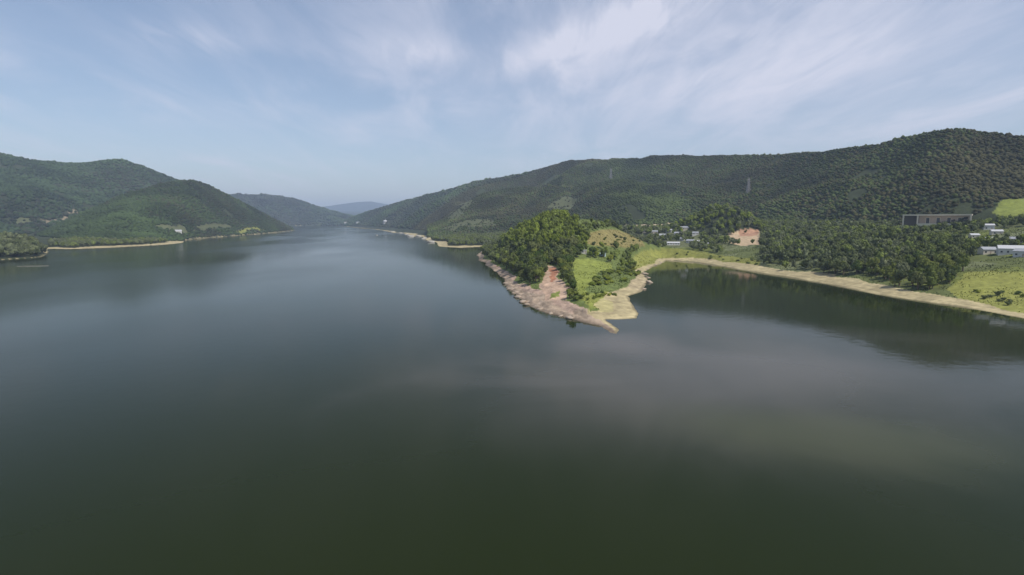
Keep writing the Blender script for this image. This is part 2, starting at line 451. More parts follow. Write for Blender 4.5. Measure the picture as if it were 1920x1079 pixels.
# ------------------------------------------------------------------ water
SHEEN_GREEN_TINTS = [(1385, 695, 88, 52, .25, (.066, .066, .055), 1), (1150, 645, 24, 19, .2, (.10, .09, .075), .6), (1580, 815, 36, 17, -.3, (.050, .056, .026), .8)]  # bright sheen put in as water colour; the last patch is just greener
def make_water():
    m, nt, b = newmat("lake_water")
    b.inputs["IOR"].default_value = 1.333
    b.inputs["Specular IOR Level"].default_value = .085
    geo = nt.nodes.new("ShaderNodeNewGeometry")
    mp = nt.nodes.new("ShaderNodeMapping"); mp.inputs["Scale"].default_value = (.006, .0022, 1); mp.inputs["Rotation"].default_value = (0, 0, .4)
    nt.links.new(geo.outputs["Position"], mp.inputs["Vector"])
    n = nt.nodes.new("ShaderNodeTexNoise"); n.inputs["Scale"].default_value = 1; n.inputs["Detail"].default_value = 3
    nt.links.new(mp.outputs[0], n.inputs["Vector"])
    mr = nt.nodes.new("ShaderNodeMapRange"); mr.inputs[1].default_value = .35; mr.inputs[2].default_value = .65
    mr.inputs[3].default_value = .03; mr.inputs[4].default_value = .075
    nt.links.new(n.outputs["Fac"], mr.inputs[0]); 
    sx = nt.nodes.new("ShaderNodeSeparateXYZ"); nt.links.new(geo.outputs["Position"], sx.inputs[0])
    m2 = nt.nodes.new("ShaderNodeMapRange"); m2.interpolation_type = 'SMOOTHSTEP'      # the open left arm is ruffled by wind, the right cove is sheltered
    m2.inputs[1].default_value = -350; m2.inputs[2].default_value = 150; m2.inputs[3].default_value = 2.4; m2.inputs[4].default_value = 1.0
    nt.links.new(sx.outputs[0], m2.inputs[0])
    mm = nt.nodes.new("ShaderNodeMath"); mm.operation = 'MULTIPLY'; nt.links.new(mr.outputs[0], mm.inputs[0]); nt.links.new(m2.outputs[0], mm.inputs[1])
    nt.links.new(mm.outputs[0], b.inputs["Roughness"])
    n2 = nt.nodes.new("ShaderNodeTexNoise"); n2.inputs["Scale"].default_value = .22; n2.inputs["Detail"].default_value = 4
    nt.links.new(geo.outputs["Position"], n2.inputs["Vector"])
    bp = nt.nodes.new("ShaderNodeBump"); bp.inputs["Strength"].default_value = .05; bp.inputs["Distance"].default_value = .6
    nt.links.new(n2.outputs["Fac"], bp.inputs["Height"]); nt.links.new(bp.outputs[0], b.inputs["Normal"])
    s = 16500
    # cloud sheen and tip glint painted into the base colour, plus a greener patch
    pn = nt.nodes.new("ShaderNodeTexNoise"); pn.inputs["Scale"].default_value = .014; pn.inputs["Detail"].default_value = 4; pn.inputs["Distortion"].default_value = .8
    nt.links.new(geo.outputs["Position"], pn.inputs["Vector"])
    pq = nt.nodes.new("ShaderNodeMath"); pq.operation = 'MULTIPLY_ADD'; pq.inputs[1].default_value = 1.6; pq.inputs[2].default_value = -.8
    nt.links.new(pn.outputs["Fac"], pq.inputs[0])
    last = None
    for (ppx, ppy, rx, ry, rot, cc, amt) in SHEEN_GREEN_TINTS:
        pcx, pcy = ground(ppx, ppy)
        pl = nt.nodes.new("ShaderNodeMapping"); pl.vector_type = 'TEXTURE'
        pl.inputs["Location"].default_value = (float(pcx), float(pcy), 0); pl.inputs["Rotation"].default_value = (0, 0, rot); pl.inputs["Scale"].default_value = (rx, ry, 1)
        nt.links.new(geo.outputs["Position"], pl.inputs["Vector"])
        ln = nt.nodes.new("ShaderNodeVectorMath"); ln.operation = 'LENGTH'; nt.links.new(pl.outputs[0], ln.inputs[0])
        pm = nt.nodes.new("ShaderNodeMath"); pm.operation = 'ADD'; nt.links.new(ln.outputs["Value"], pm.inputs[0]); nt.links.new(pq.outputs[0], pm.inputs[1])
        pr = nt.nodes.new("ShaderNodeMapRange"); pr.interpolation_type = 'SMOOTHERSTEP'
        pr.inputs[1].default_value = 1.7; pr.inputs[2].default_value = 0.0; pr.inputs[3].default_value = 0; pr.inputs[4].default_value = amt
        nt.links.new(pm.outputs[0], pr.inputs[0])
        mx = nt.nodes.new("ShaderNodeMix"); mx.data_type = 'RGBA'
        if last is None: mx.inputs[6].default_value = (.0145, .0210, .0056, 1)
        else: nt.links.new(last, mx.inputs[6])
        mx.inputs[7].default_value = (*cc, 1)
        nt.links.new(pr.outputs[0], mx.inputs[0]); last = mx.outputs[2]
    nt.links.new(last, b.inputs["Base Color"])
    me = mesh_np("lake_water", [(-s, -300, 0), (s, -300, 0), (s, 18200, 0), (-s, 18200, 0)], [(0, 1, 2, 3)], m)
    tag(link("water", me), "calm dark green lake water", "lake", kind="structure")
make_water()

# low gravel bar off the left shore
def bar(name, px0, px1, py, halfw, h, mat, label):
    a = np.array(ground(px0, py)); b = np.array(ground(px1, py - 1))
    n = 24; V = []; F = []
    d = (b - a); L = np.linalg.norm(d); d /= L; q = np.array([-d[1], d[0]])
    for i in range(n + 1):
        t = i / n; w = halfw * math.sin(math.pi * min(max(t, .02), .98)) ** .6 * (1 + .3 * random.uniform(-1, 1))
        c = a + d * L * t
        for k, (s, zz) in enumerate([(-1, -.3), (-.5, h * .7), (0, h * random.uniform(.8, 1.2)), (.5, h * .7), (1, -.3)]):
            p = c + q * w * s; V.append((p[0], p[1], zz))
    for i in range(n):
        for k in range(4):
            F.append((i * 5 + k, (i + 1) * 5 + k, (i + 1) * 5 + k + 1, i * 5 + k + 1))
    F = [f[::-1] for f in F]
    tint = np.tile(np.array([.13, .13, .10]), (len(V), 1)) * rng.uniform(.8, 1.2, (len(V), 1))
    tag(link(name, mesh_np(name, V, F, mat, tint, True)), label, "sandbar", kind="structure")
bar("sandbar", 32, 92, 500, 5.5, .5, M_GROUND, "low gravel bar just off the left shore")

# ------------------------------------------------------------------ crowns
def icosphere(sub):
    import bmesh
    bm = bmesh.new(); bmesh.ops.create_icosphere(bm, subdivisions=sub, radius=1)
    V = np.array([v.co[:] for v in bm.verts]); F = np.array([[v.index for v in f.verts] for f in bm.faces]); bm.free()
    return V, F
ICO1, ICO1F = icosphere(1)
ICO2, ICO2F = icosphere(2)

def lumpy(V, amp, seed):
    r = np.random.default_rng(seed)
    k = r.normal(0, 2.2, (4, 3)); ph = r.uniform(0, 6.3, 4)
    n = sum(np.sin(V @ k[i] + ph[i]) for i in range(4)) / 4
    return V * (1 + amp * n + r.uniform(-amp * .5, amp * .5, len(V)))[:, None]

def crown_leafy(seed, lobes=8, leaves=520, lowpoly=False, conifer=False):
    """unit crown: radius about 1, z from 0 to about 1.5; lobes of leaf clumps with many leaf-sized faces"""
    r = np.random.default_rng(seed)
    Vs, Fs, n0 = [], [], 0
    C = []
    for i in range(lobes):
        if conifer:
            t = i / max(lobes - 1, 1); z = .25 + 1.35 * t; rad = .55 * (1 - .75 * t); ang = r.uniform(0, 6.28); off = .3 * (1 - t)
        elif i == 0:
            z, rad, off, ang = .75, .62, 0, 0
        else:
            ang = i * 2.4 + r.uniform(-.4, .4); z = r.uniform(.35, 1.2); off = r.uniform(.3, .62) * (1.15 - .5 * abs(z - .6)); rad = r.uniform(.28, .46)
        C.append((off * math.cos(ang), off * math.sin(ang), z, rad))
    base, bf = (ICO1, ICO1F)
    for i, (x, y, z, rad) in enumerate(C):
        b = lumpy(base, .22, seed * 31 + i) * rad * .88 * np.array([1, 1, .85]) + np.array([x, y, z])
        Vs.append(b); Fs.append(bf + n0); n0 += len(b)
    C = np.array(C)
    w = C[:, 3] ** 2; w /= w.sum()
    pick = r.choice(len(C), leaves, p=w)
    dirs = r.normal(0, 1, (leaves, 3)); dirs /= np.linalg.norm(dirs, axis=1)[:, None]
    dirs[:, 2] = np.abs(dirs[:, 2]) * .9 + dirs[:, 2] * .1
    pos = C[pick, :3] + dirs * (C[pick, 3] * r.uniform(.82, 1.2, leaves))[:, None] * np.array([1, 1, .85])
    size = r.uniform(.07, .15, leaves)
    nrm = dirs + r.normal(0, .55, (leaves, 3)); nrm /= np.linalg.norm(nrm, axis=1)[:, None]
    up = r.normal(0, 1, (leaves, 3)); t1 = np.cross(nrm, up); t1 /= np.linalg.norm(t1, axis=1)[:, None]
    t2 = np.cross(nrm, t1)
    p0 = pos + t1 * size[:, None]; p1 = pos - t1 * (size * .5)[:, None] + t2 * (size * .87)[:, None]; p2 = pos - t1 * (size * .5)[:, None] - t2 * (size * .87)[:, None]
    L = np.stack([p0, p1, p2], 1).reshape(-1, 3)
    Vs.append(L); Fs.append(np.arange(leaves * 3).reshape(-1, 3) + n0)
    return np.vstack(Vs), np.vstack(Fs)

def merged(V, F, pos, scl, rot, tints):
    """many crowns in one mesh (a far wood that reads as one mass)"""
    n = len(pos)
    c, s = np.cos(rot), np.sin(rot)
    out = np.empty((n, len(V), 3), np.float32)
    out[..., 0] = (V[None, :, 0] * c[:, None] - V[None, :, 1] * s[:, None]) * scl[:, None, 0] + pos[:, None, 0]
    out[..., 1] = (V[None, :, 0] * s[:, None] + V[None, :, 1] * c[:, None]) * scl[:, None, 0] + pos[:, None, 1]
    out[..., 2] = V[None, :, 2] * scl[:, None, 1] + pos[:, None, 2]
    f = (F[None] + (np.arange(n) * len(V))[:, None, None]).reshape(-1, 3)
    t = np.repeat(tints, len(V), 0)
    return out.reshape(-1, 3), f, t

def scatter(x0, x1, y0, y1, sp):
    nx, ny = int((x1 - x0) / sp), int((y1 - y0) / sp)
    X, Y = np.meshgrid(np.arange(nx), np.arange(ny))
    X = x0 + (X.ravel() + .5 + rng.uniform(-.48, .48, nx * ny)) * sp
    Y = y0 + (Y.ravel() + .5 + rng.uniform(-.48, .48, nx * ny)) * sp
    a = np.arctan2(X, Y); r = np.hypot(X, Y)
    m = (np.abs(a) < math.radians(54)) & (r > RR[0]) & (r < RR[-2])
    X, Y = X[m], Y[m]
    z = sample(GZ, X, Y); lid = sample(GL, X, Y, True); nt = sample(NOTREE, X, Y, True); d = sample(GD, X, Y)
    m = (d > 2) & (~nt | ((rng.uniform(0, 1, len(X)) < .10) & (d > 60) & (np.hypot(X, Y) > 900)))
    return X[m], Y[m], z[m], lid[m], d[m]

def visible(x, y, z, up):
    run = sample(RUN, x, y, True)
    r = np.hypot(x, y)
    return (z + up - CAMH) / r > run - .0006

# ------------------------------------------------------------------ hill forests (each reads as one mass)
M_FOREST = mat_attr("forest_canopy", rough=.9, n_scale=.5, n_amt=.35, bump=.0)
def far_crown(seed):
    V = lumpy(ICO1, .28, seed); V = V[:]
    V = V * np.array([1, 1, 1.0]) + np.array([0, 0, .55])
    return V, ICO1F
FC = [far_crown(s) for s in range(5)]

def forest(name, ids, box, sp, rad, label, base_col, rmax=1e9, cond=None):
    X, Y, Z, L, D = scatter(*box, sp)
    m = np.isin(L, ids) & visible(X, Y, Z, rad * 2.2) & (np.hypot(X, Y) < rmax)
    if cond is not None:
        m &= cond(X, Y, Z)
    m &= fbm(X, Y, 70, 2, 91) > -.62
    X, Y, Z = X[m], Y[m], Z[m]
    n = len(X)
    if n == 0:
        return 0
    sc = rad * np.clip(np.exp(rng.normal(-.04, .24, n)), .5, 1.7)
    big = fbm(X, Y, 260, 4, 92); sm = rng.uniform(-1, 1, n)
    pine = (fbm(X, Y, 340, 3, 97) + .35 * sm) > .12
    mid = fbm(X, Y, 75, 3, 93)
    col = np.array(base_col)[None] * 1.15 * (1 + .40 * big + .75 * mid + .16 * sm)[:, None]
    sc = sc * (1 + .18 * mid)
    col = np.where(pine[:, None], col * np.array([.97, .80, .82]), col * np.array([1.05, 1.22, .86]))
    Vs, Fs, Ts, n0 = [], [], [], 0
    which = rng.integers(0, len(FC), n)
    for k in range(len(FC)):
        s = which == k
        if not s.any():
            continue
        V, F = FC[k]
        v, f, t = merged(V, F, np.stack([X[s], Y[s], Z[s] - .1 * sc[s]], 1), np.stack([sc[s], sc[s] * rng.uniform(.65, 1.05, s.sum())], 1), rng.uniform(0, 6.3, s.sum()), col[s])
        Vs.append(v); Fs.append(f + n0); Ts.append(t); n0 += len(v)
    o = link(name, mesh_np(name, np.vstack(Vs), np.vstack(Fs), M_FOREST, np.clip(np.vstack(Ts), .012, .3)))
    tag(o, label, "forest", kind="stuff")
    return n

cnt = {}
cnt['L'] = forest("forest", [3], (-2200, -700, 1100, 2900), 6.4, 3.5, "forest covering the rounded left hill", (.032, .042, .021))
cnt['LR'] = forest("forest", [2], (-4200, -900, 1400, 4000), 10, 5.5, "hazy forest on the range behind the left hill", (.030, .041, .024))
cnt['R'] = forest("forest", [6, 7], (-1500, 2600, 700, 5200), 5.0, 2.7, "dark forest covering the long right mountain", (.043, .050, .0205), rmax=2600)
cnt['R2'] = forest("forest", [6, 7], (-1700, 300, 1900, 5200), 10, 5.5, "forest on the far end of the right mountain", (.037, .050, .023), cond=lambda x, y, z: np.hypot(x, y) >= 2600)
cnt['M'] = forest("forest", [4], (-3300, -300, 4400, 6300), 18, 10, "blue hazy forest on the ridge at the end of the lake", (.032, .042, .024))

# ------------------------------------------------------------------ near trees
M_TRUNK = mat_plain("bark", (.11, .085, .06), .95, .3, 1.5)
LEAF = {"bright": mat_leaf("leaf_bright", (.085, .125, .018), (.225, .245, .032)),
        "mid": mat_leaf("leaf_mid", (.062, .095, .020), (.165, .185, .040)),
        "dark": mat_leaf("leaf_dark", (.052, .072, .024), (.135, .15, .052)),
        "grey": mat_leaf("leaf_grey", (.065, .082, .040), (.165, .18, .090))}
LEAF_RGB = {"bright": (.13, .162, .024), "mid": (.115, .142, .033), "dark": (.078, .094, .036), "grey": (.118, .134, .066)}
CROWNS = [crown_leafy(100 + i, 7 + i % 4, 560) for i in range(7)]
CROWN_ME = {}
for kind, m in LEAF.items():
    CROWN_ME[kind] = [mesh_np("crown", V, F, m) for V, F in CROWNS]

def trunk_mesh():
    V, F = [], []
    def tube(p0, p1, r0, r1, n=7):
        p0, p1 = Vector(p0), Vector(p1); d = (p1 - p0).normalized()
        a = d.orthogonal().normalized(); b = d.cross(a); s = len(V)
        for p, r in ((p0, r0), (p1, r1)):
            for k in range(n):
                t = 6.2832 * k / n; q = p + a * (r * math.cos(t)) + b * (r * math.sin(t)); V.append(q[:])
        for k in range(n):
            F.append((s + k, s + (k + 1) % n, s + n + (k + 1) % n, s + n + k))
    tube((0, 0, -.12), (.03, 0, .38), .045, .032); tube((.03, 0, .38), (0, .02, .75), .032, .015)
    for k in range(5):
        a = k * 1.26 + .3; tube((.02, .01, .34 + .05 * k), (.2 * math.cos(a), .2 * math.sin(a), .55 + .05 * k), .016, .006, 5)
    return mesh_np("trunk", V, F, M_TRUNK)
TRUNK_ME = trunk_mesh()

def make_tree(name, x, y, z, h, rad, kind, label, group, cat="tree"):
    t = bpy.data.objects.new(name, None); t.empty_display_size = 1
    COL.objects.link(t); t.location = (x, y, z); t.rotation_euler = (0, 0, random.uniform(0, 6.28))
    tag(t, label, cat, group)
    tr = link("trunk", TRUNK_ME, t); tr.scale = (h, h, h)
    cr = link("crown", random.choice(CROWN_ME[kind]), t)
    cr.location = (0, 0, h * .16); cr.scale = (rad, rad * random.uniform(.85, 1.15), h * .84 / 1.5)
    return t

def inp(px, py, P):
    return in_poly(px, py, np.array(P, float))

Z_GROVE = [(903, 482), (900, 455), (925, 430), (965, 405), (1040, 402), (1092, 425), (1100, 455), (1090, 485), (1074, 492), (1072, 520), (1052, 508), (1040, 496), (1026, 500), (1012, 530), (985, 545), (975, 520), (945, 505)]
Z_ROW = [(1078, 480), (1090, 455), (1110, 462), (1150, 466), (1205, 462), (1212, 475), (1192, 500), (1192, 512), (1160, 500), (1120, 488)]
Z_BANKFRONT = [(1425, 500), (1430, 455), (1500, 430), (1640, 430), (1700, 440), (1800, 452), (1812, 505), (1780, 540), (1700, 548), (1600, 535), (1500, 512)]
Z_CREST = [(1083, 450), (1088, 428), (1110, 420), (1160, 418), (1225, 436), (1262, 455), (1240, 472), (1214, 458), (1170, 434), (1110, 434), (1098, 444)]
Z_CUTROW = [(1050, 510), (1072, 500), (1078, 550), (1068, 560), (1058, 535)]

HOUSE_CLEAR = []   # (x, y, radius)
# positions of buildings are found first so that no tree stands in them
BLD = {}
for key, px, py, rad in [("pavilion", 1752, 424, 44), ("h_white_r", 1853, 431, 8), ("h_small", 1781, 446, 5), ("h_big", 1893, 476, 16), ("h_edge", 1922, 482, 12), ("h_grey", 1850, 476, 9), ("h_top", 1858, 455, 7),
                         ("v1", 1243, 446, 11), ("v2", 1270, 444, 9), ("v3", 1263, 460, 13), ("v4", 1294, 456, 9), ("v5", 1311, 457, 8), ("v6", 1283, 433, 9), ("n1", 1826, 447, 6), ("n2", 1905, 456, 8), ("n3", 1779, 513, 4), ("n4", 1226, 438, 8), ("n5", 1277, 452, 5), ("n6", 1254, 436, 6), ("n7", 1326, 461, 5), ("n8", 1303, 443, 6), ("n9", 1210, 437, 5), ("n12", 1868, 440, 6), ("lone", 1477, 424, 7), ("hut1", 1094, 476, 5), ("hut2", 1131, 481, 5)]:
    p = hit(px, py)
    BLD[key] = p
    HOUSE_CLEAR.append((p[0], p[1], rad))
    k = 1 - (rad + 8) / math.hypot(p[0], p[1])
    HOUSE_CLEAR.append((p[0] * k, p[1] * k, rad * .9))
    if key == "pavilion":
        for q in (-30, -10, 10, 30):
            for e in (14, 30, 46):
                ta = math.atan2(p[0], p[1]); HOUSE_CLEAR.append((p[0] + q * math.cos(ta) - e * math.sin(ta), p[1] - q * math.sin(ta) - e * math.cos(ta), 15))

X, Y, Z, L, D = scatter(-900, 1700, 300, 1900, 6.6)
R = np.hypot(X, Y)
px, py = project(X, Y, Z)
clear = np.ones(len(X), bool)
for hx, hy, hr in HOUSE_CLEAR:
    clear &= (X - hx) ** 2 + (Y - hy) ** 2 > hr * hr
vis = visible(X, Y, Z, 9)
headz = np.isin(L, [1])
sel_g = headz & inp(px, py, Z_GROVE) & vis
sel_r = (headz | (L == 0)) & inp(px, py, Z_ROW) & vis & (R < 760) & (rng.uniform(0, 1, len(X)) < .55)
sel_c = headz & inp(px, py, Z_CUTROW) & vis
sel_t = (headz | (L == 0)) & inp(px, py, Z_CREST) & vis & (R < 820) & ~sel_g & (rng.uniform(0, 1, len(X)) < .8)
sel_f = (L == 0) & inp(px, py, Z_BANKFRONT) & vis & (R < 1000)
sel_f &= (fbm(X, Y, 34, 3, 96) > -.17) | (R < 480)
sel_k = (L == 8) & vis & (rng.uniform(0, 1, len(X)) < .8)
sel_b = (L == 0) & (px > 1100) & (px < 2300) & vis & ~sel_f & (R < 1900) & (D > 30) & ((fbm(X, Y, 55, 3, 95) > .0) | (R > 950))
sel_l = np.isin(L, [0, 9]) & (px < 92) & vis & (R < 1300)
sel_m = (L == 0) & (px >= 92) & (px < 1100) & vis & (R < 1500)
near = clear & (sel_g | sel_r | sel_c | sel_t | sel_f | sel_k | sel_b | sel_l | sel_m)
ids = np.where(near)[0]
ids = ids[np.argsort(R[ids])]
print("near trees", len(ids), {k: int((clear & s).sum()) for k, s in dict(g=sel_g, r=sel_r, c=sel_c, f=sel_f, k=sel_k, b=sel_b, l=sel_l, m=sel_m).items()}, cnt)

def classify(i):
    p, q = px[i], py[i]
    u = random.random()
    if sel_c[i]:
        return "broadleaf_tree", ("dark" if u < .4 else "mid"), "low dark tree beside the red cut bank of the headland", "trees beside the red cut bank", 6.5
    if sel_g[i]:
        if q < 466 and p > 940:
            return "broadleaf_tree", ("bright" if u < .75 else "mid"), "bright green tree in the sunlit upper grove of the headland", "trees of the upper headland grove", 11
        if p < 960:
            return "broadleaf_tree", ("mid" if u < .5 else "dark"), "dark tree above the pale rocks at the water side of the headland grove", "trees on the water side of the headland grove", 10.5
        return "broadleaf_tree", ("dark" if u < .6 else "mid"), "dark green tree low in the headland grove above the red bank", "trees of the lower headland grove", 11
    if sel_t[i]:
        return "broadleaf_tree", ("mid" if u < .5 else "dark"), "dark green tree on the crest behind the dry olive meadow", "trees behind the dry meadow", 7
    if sel_r[i]:
        return "broadleaf_tree", ("mid" if u < .6 else "bright"), "green tree in the row between headland lawn and dry meadow", "trees between lawn and meadow", 8.5
    if sel_f[i]:
        if p < 1560:
            return "broadleaf_tree", ("dark" if u < .4 else "grey" if u < .72 else "mid"), "dark tree of the bank wood just right of the bare reddish slope", "trees of the bank wood by the bare slope", 12
        if p < 1700:
            return "broadleaf_tree", ("dark" if u < .45 else "grey" if u < .65 else "mid"), "dark tree of the bank wood above the middle of the sand strip", "trees in the middle of the bank wood", 12
        return "broadleaf_tree", ("mid" if u < .6 else "dark"), "green tree of the bank wood below the concrete pavilion", "trees below the pavilion", 11
    if sel_l[i]:
        return "broadleaf_tree", ("dark" if u < .45 else "grey"), "green tree on the small point at the left edge of the lake", "trees on the left point", 12
    if sel_k[i]:
        return "broadleaf_tree", ("bright" if u < .35 else "mid" if u < .75 else "grey"), "green tree on the round knoll behind the bare slope", "trees on the knoll", 11
    if p > 1700:
        return "broadleaf_tree", ("mid" if u < .6 else "dark"), "green tree among the houses at the right edge", "trees among the right houses", 9
    return "broadleaf_tree", ("mid" if u < .5 else "grey"), "green tree on the low slope behind the lake shore", "trees on the low slope", 9

STUFF = {k: [[], [], [], []] for k in range(len(CROWNS))}
CR_LOW = [crown_leafy(300 + i, 5, 130) for i in range(5)]
stuff_rows = []
nind = 0
RPAV = math.hypot(*BLD["pavilion"][:2])
quota = {"g": 165, "o": 133}
for i in ids:
    nm, kind, lab, grp, hh = classify(i)
    h = hh * (random.uniform(.5, 1.2) if sel_f[i] else random.uniform(.75, 1.25))
    if sel_f[i] and 1672 < px[i] < 1830 and R[i] > RPAV - 210: h *= ((.2 if random.random() < .75 else .45) if R[i] > RPAV - 150 else .55)
    rad = h * random.uniform(.34, .46)
    qk = "g" if (sel_g[i] or sel_c[i] or sel_r[i] or sel_t[i]) else "o"
    if quota[qk] > 0:
        quota[qk] -= 1
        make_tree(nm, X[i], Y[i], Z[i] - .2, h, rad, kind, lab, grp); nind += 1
    else:
        stuff_rows.append((X[i], Y[i], Z[i] + h * .1, rad, h * .9 / 1.5, *[c * random.uniform(.65, 1.4) for c in [1]] , *LEAF_RGB[kind]))
print("individual trees", nind, "wood", len(stuff_rows))
S = np.array(stuff_rows)
def wood(name, S, label):
    Vs, Fs, Ts, n0 = [], [], [], 0
    which = rng.integers(0, len(CR_LOW), len(S))
    for k in range(len(CR_LOW)):
        s = S[which == k]
        if not len(s): continue
        V, F = CR_LOW[k]
        v, f, t = merged(V, F, s[:, :3], s[:, 3:5], rng.uniform(0, 6.3, len(s)), s[:, 6:9] * s[:, 5:6])
        Vs.append(v); Fs.append(f + n0); Ts.append(t); n0 += len(v)
    tag(link(name, mesh_np(name, np.vstack(Vs), np.vstack(Fs), M_FOREST, np.vstack(Ts))), label, "wood", kind="stuff")
sp_, _ = project(S[:, 0], S[:, 1], S[:, 2])
for lo, hi, lab in [(-9e9, 700, "thick wood along the left lake shore"), (700, 1235, "wood behind the headland at the mountain foot"), (1235, 9e9, "thick wood on the slope above the right bank")]:
    mm = (sp_ >= lo) & (sp_ < hi)
    if mm.any(): wood("woodland", S[mm], lab)

# ------------------------------------------------------------------ shrubs
SHRUB_V = [crown_leafy(500 + i, 5, 260) for i in range(4)]
SHRUB_ME = {k: [mesh_np("shrub", V - np.array([0, 0, .15]), F, LEAF[k]) for V, F in SHRUB_V] for k in ("bright", "mid", "dark")}
def shrubs(poly, n, rad, kinds, label, group):
    k = 0; tries = 0; pts = []
    P = np.array(poly, float)
    while k < n and tries < 4000:
        tries += 1
        a, b = random.uniform(P[:, 0].min(), P[:, 0].max()), random.uniform(P[:, 1].min(), P[:, 1].max())
        if not in_poly(np.array([a]), np.array([b]), P)[0]: continue
        x, y, z = hit(a, b)
        if math.hypot(x, y) > 900 or any((x - q[0]) ** 2 + (y - q[1]) ** 2 < (rad * 1.1) ** 2 for q in pts): continue
        pts.append((x, y))
        r = rad * random.uniform(.7, 1.3)
        o = link("shrub", random.choice(SHRUB_ME[random.choice(kinds)]), None, (x, y, z)); o.scale = (r, r, r * .75); o.rotation_euler = (0, 0, random.uniform(0, 6.3))
        tag(o, label, "shrub", group); k += 1
shrubs([(1108, 540), (1122, 518), (1150, 505), (1188, 500), (1200, 515), (1180, 530), (1150, 532), (1125, 538)], 34, 3.2, ["mid", "bright", "bright"], "green bush in the thicket right of the headland lawn", "bushes right of the lawn")
shrubs([(1090, 552), (1150, 545), (1160, 556), (1120, 566), (1100, 566)], 14, 1.8, ["bright", "mid"], "low bush on the grass above the sandy tip", "low bushes above the sandy tip")
shrubs([(1060, 530), (1080, 545), (1092, 566), (1080, 566), (1062, 552)], 9, 2.4, ["dark", "mid"], "dark bush along the left edge of the lawn by the rock apron", "bushes beside the rock apron")
shrubs([(1100, 440), (1200, 446), (1210, 462), (1110, 460)], 26, 2.3, ["mid", "dark"], "small bush dotted over the dry olive meadow", "bushes on the dry meadow")
shrubs([(1260, 474), (1420, 488), (1430, 500), (1270, 482)], 16, 2.2, ["dark", "mid"], "bush on the yellow grass above the far sand strip", "bushes above the far sand strip")
shrubs([(1790, 545), (1920, 552), (1918, 580), (1820, 562)], 12, 2.2, ["dark", "mid", "bright"], "bush on the yellow field at the right edge", "bushes on the right field")

# ------------------------------------------------------------------ grass (uncountable)
def grass():
    M = mat_attr("grass_blades", rough=.9, n_scale=.5, n_amt=.3, bump=0)
    X, Y, Z, L, D = [], [], [], [], []
    xs = rng.uniform(-60, 520, 260000); ys = rng.uniform(260, 820, 260000)
    z = sample(GZ, xs, ys); t = sample(TINT[..., 0], xs, ys); g = sample(TINT[..., 1], xs, ys); b = sample(TINT[..., 2], xs, ys); d = sample(GD, xs, ys)
    m = (d > 6) & (b < .085) & (g > .085) & visible(xs, ys, z, 1) & (fbm(xs, ys, 12, 3, 44) > -.15)
    xs, ys, z = xs[m][:42000], ys[m][:42000], z[m][:42000]
    col = np.stack([t[m], g[m], b[m]], 1)[:42000] * rng.uniform(.7, 1.3, (len(xs), 1))
    n = len(xs); h = rng.uniform(.35, .9, n); a = rng.uniform(0, 6.3, n); w = rng.uniform(.25, .6, n)
    ca, sa = np.cos(a) * w, np.sin(a) * w
    lean = rng.uniform(-.3, .3, (n, 2))
    V = np.stack([np.stack([xs - ca, ys - sa, z - .05], 1), np.stack([xs + ca, ys + sa, z - .05], 1), np.stack([xs + lean[:, 0], ys + lean[:, 1], z + h], 1)], 1).reshape(-1, 3)
    tag(link("grass", mesh_np("grass", V, np.arange(3 * n).reshape(-1, 3), M, np.repeat(col, 3, 0))), "rough tall grass on headland and shore meadows", "grass", kind="stuff")
    print("grass", n)
grass()

# ------------------------------------------------------------------ rocks along the headland and the far shore
M_ROCK = mat_plain("shore_rock", (.36, .29, .22), .9, .35, .5)
M_ROCKG = mat_plain("grey_rock", (.34, .32, .27), .9, .3, .5)
def rock_me(seed, m):
    V = lumpy(ICO2, .5, seed) * np.array([1.2, .7, .36])
    return mesh_np("rock", V, ICO2F, m)
ROCK_ME = [rock_me(s, M_ROCK) for s in range(4)]; ROCKG_ME = [rock_me(s + 9, M_ROCKG) for s in range(3)]
def rocks(pts, size, mes, label, group):
    for (a, b) in pts:
        x, y = ground(a + random.uniform(-2, 2), b + random.uniform(-1.5, .5))
        o = link("boulder", random.choice(mes), None, (float(x), float(y), .1)); s = size * random.uniform(.6, 1.4)
        o.scale = (s, s, s); o.rotation_euler = (random.uniform(-.2, .2), random.uniform(-.2, .2), random.uniform(0, 6.3))
        tag(o, label, "rock", group)
rocks([(903, 489), (914, 498), (926, 506), (938, 515), (947, 523), (950, 534), (954, 543), (962, 551), (970, 558), (980, 567), (990, 572), (1004, 578), (1016, 582), (1034, 588), (1052, 595), (1070, 599)], 2.2, ROCK_ME, "pinkish boulder at the waterline along the left side of the headland", "boulders along the headland waterline")
rocks([(1208, 543), (1216, 530), (1217, 522), (1210, 514), (1216, 505), (1228, 499), (1240, 493)], 2.4, ROCK_ME, "pale boulder on the small rocky nose right of the headland", "boulders on the rocky nose")
rocks([(735, 437), (752, 438), (762, 440), (772, 444), (786, 445), (797, 449), (808, 454)], 9, ROCKG_ME, "pale rock on the ragged far shore left of the headland", "rocks on the ragged far shore")
rocks([(706, 443)], 6, ROCKG_ME, "lone pale rock in the water off the far shore", None)

# ------------------------------------------------------------------ buildings
M_WHITE = mat_plain("white_wall", (.56, .55, .52), .8, .08); M_CONC = mat_plain("concrete", (.55, .50, .41), .9, .15); M_DARK = mat_plain("dark_glass", (.03, .035, .04), .25, .2, spec=.5)
M_GREYROOF = mat_plain("grey_roof", (.30, .31, .33), .7, .15); M_WROOF = mat_plain("white_roof", (.46, .46, .47), .6, .08); M_BLUEW = mat_plain("pale_blue_wall", (.48, .60, .60), .7, .08)
M_BRICK = mat_plain("brown_wall", (.37, .30, .24), .9, .2); M_STEEL = mat_plain("pylon_steel", (.24, .23, .23), .5, .1, spec=.4); M_TERR = mat_plain("terrace_slab", (.55, .52, .44), .85, .1)

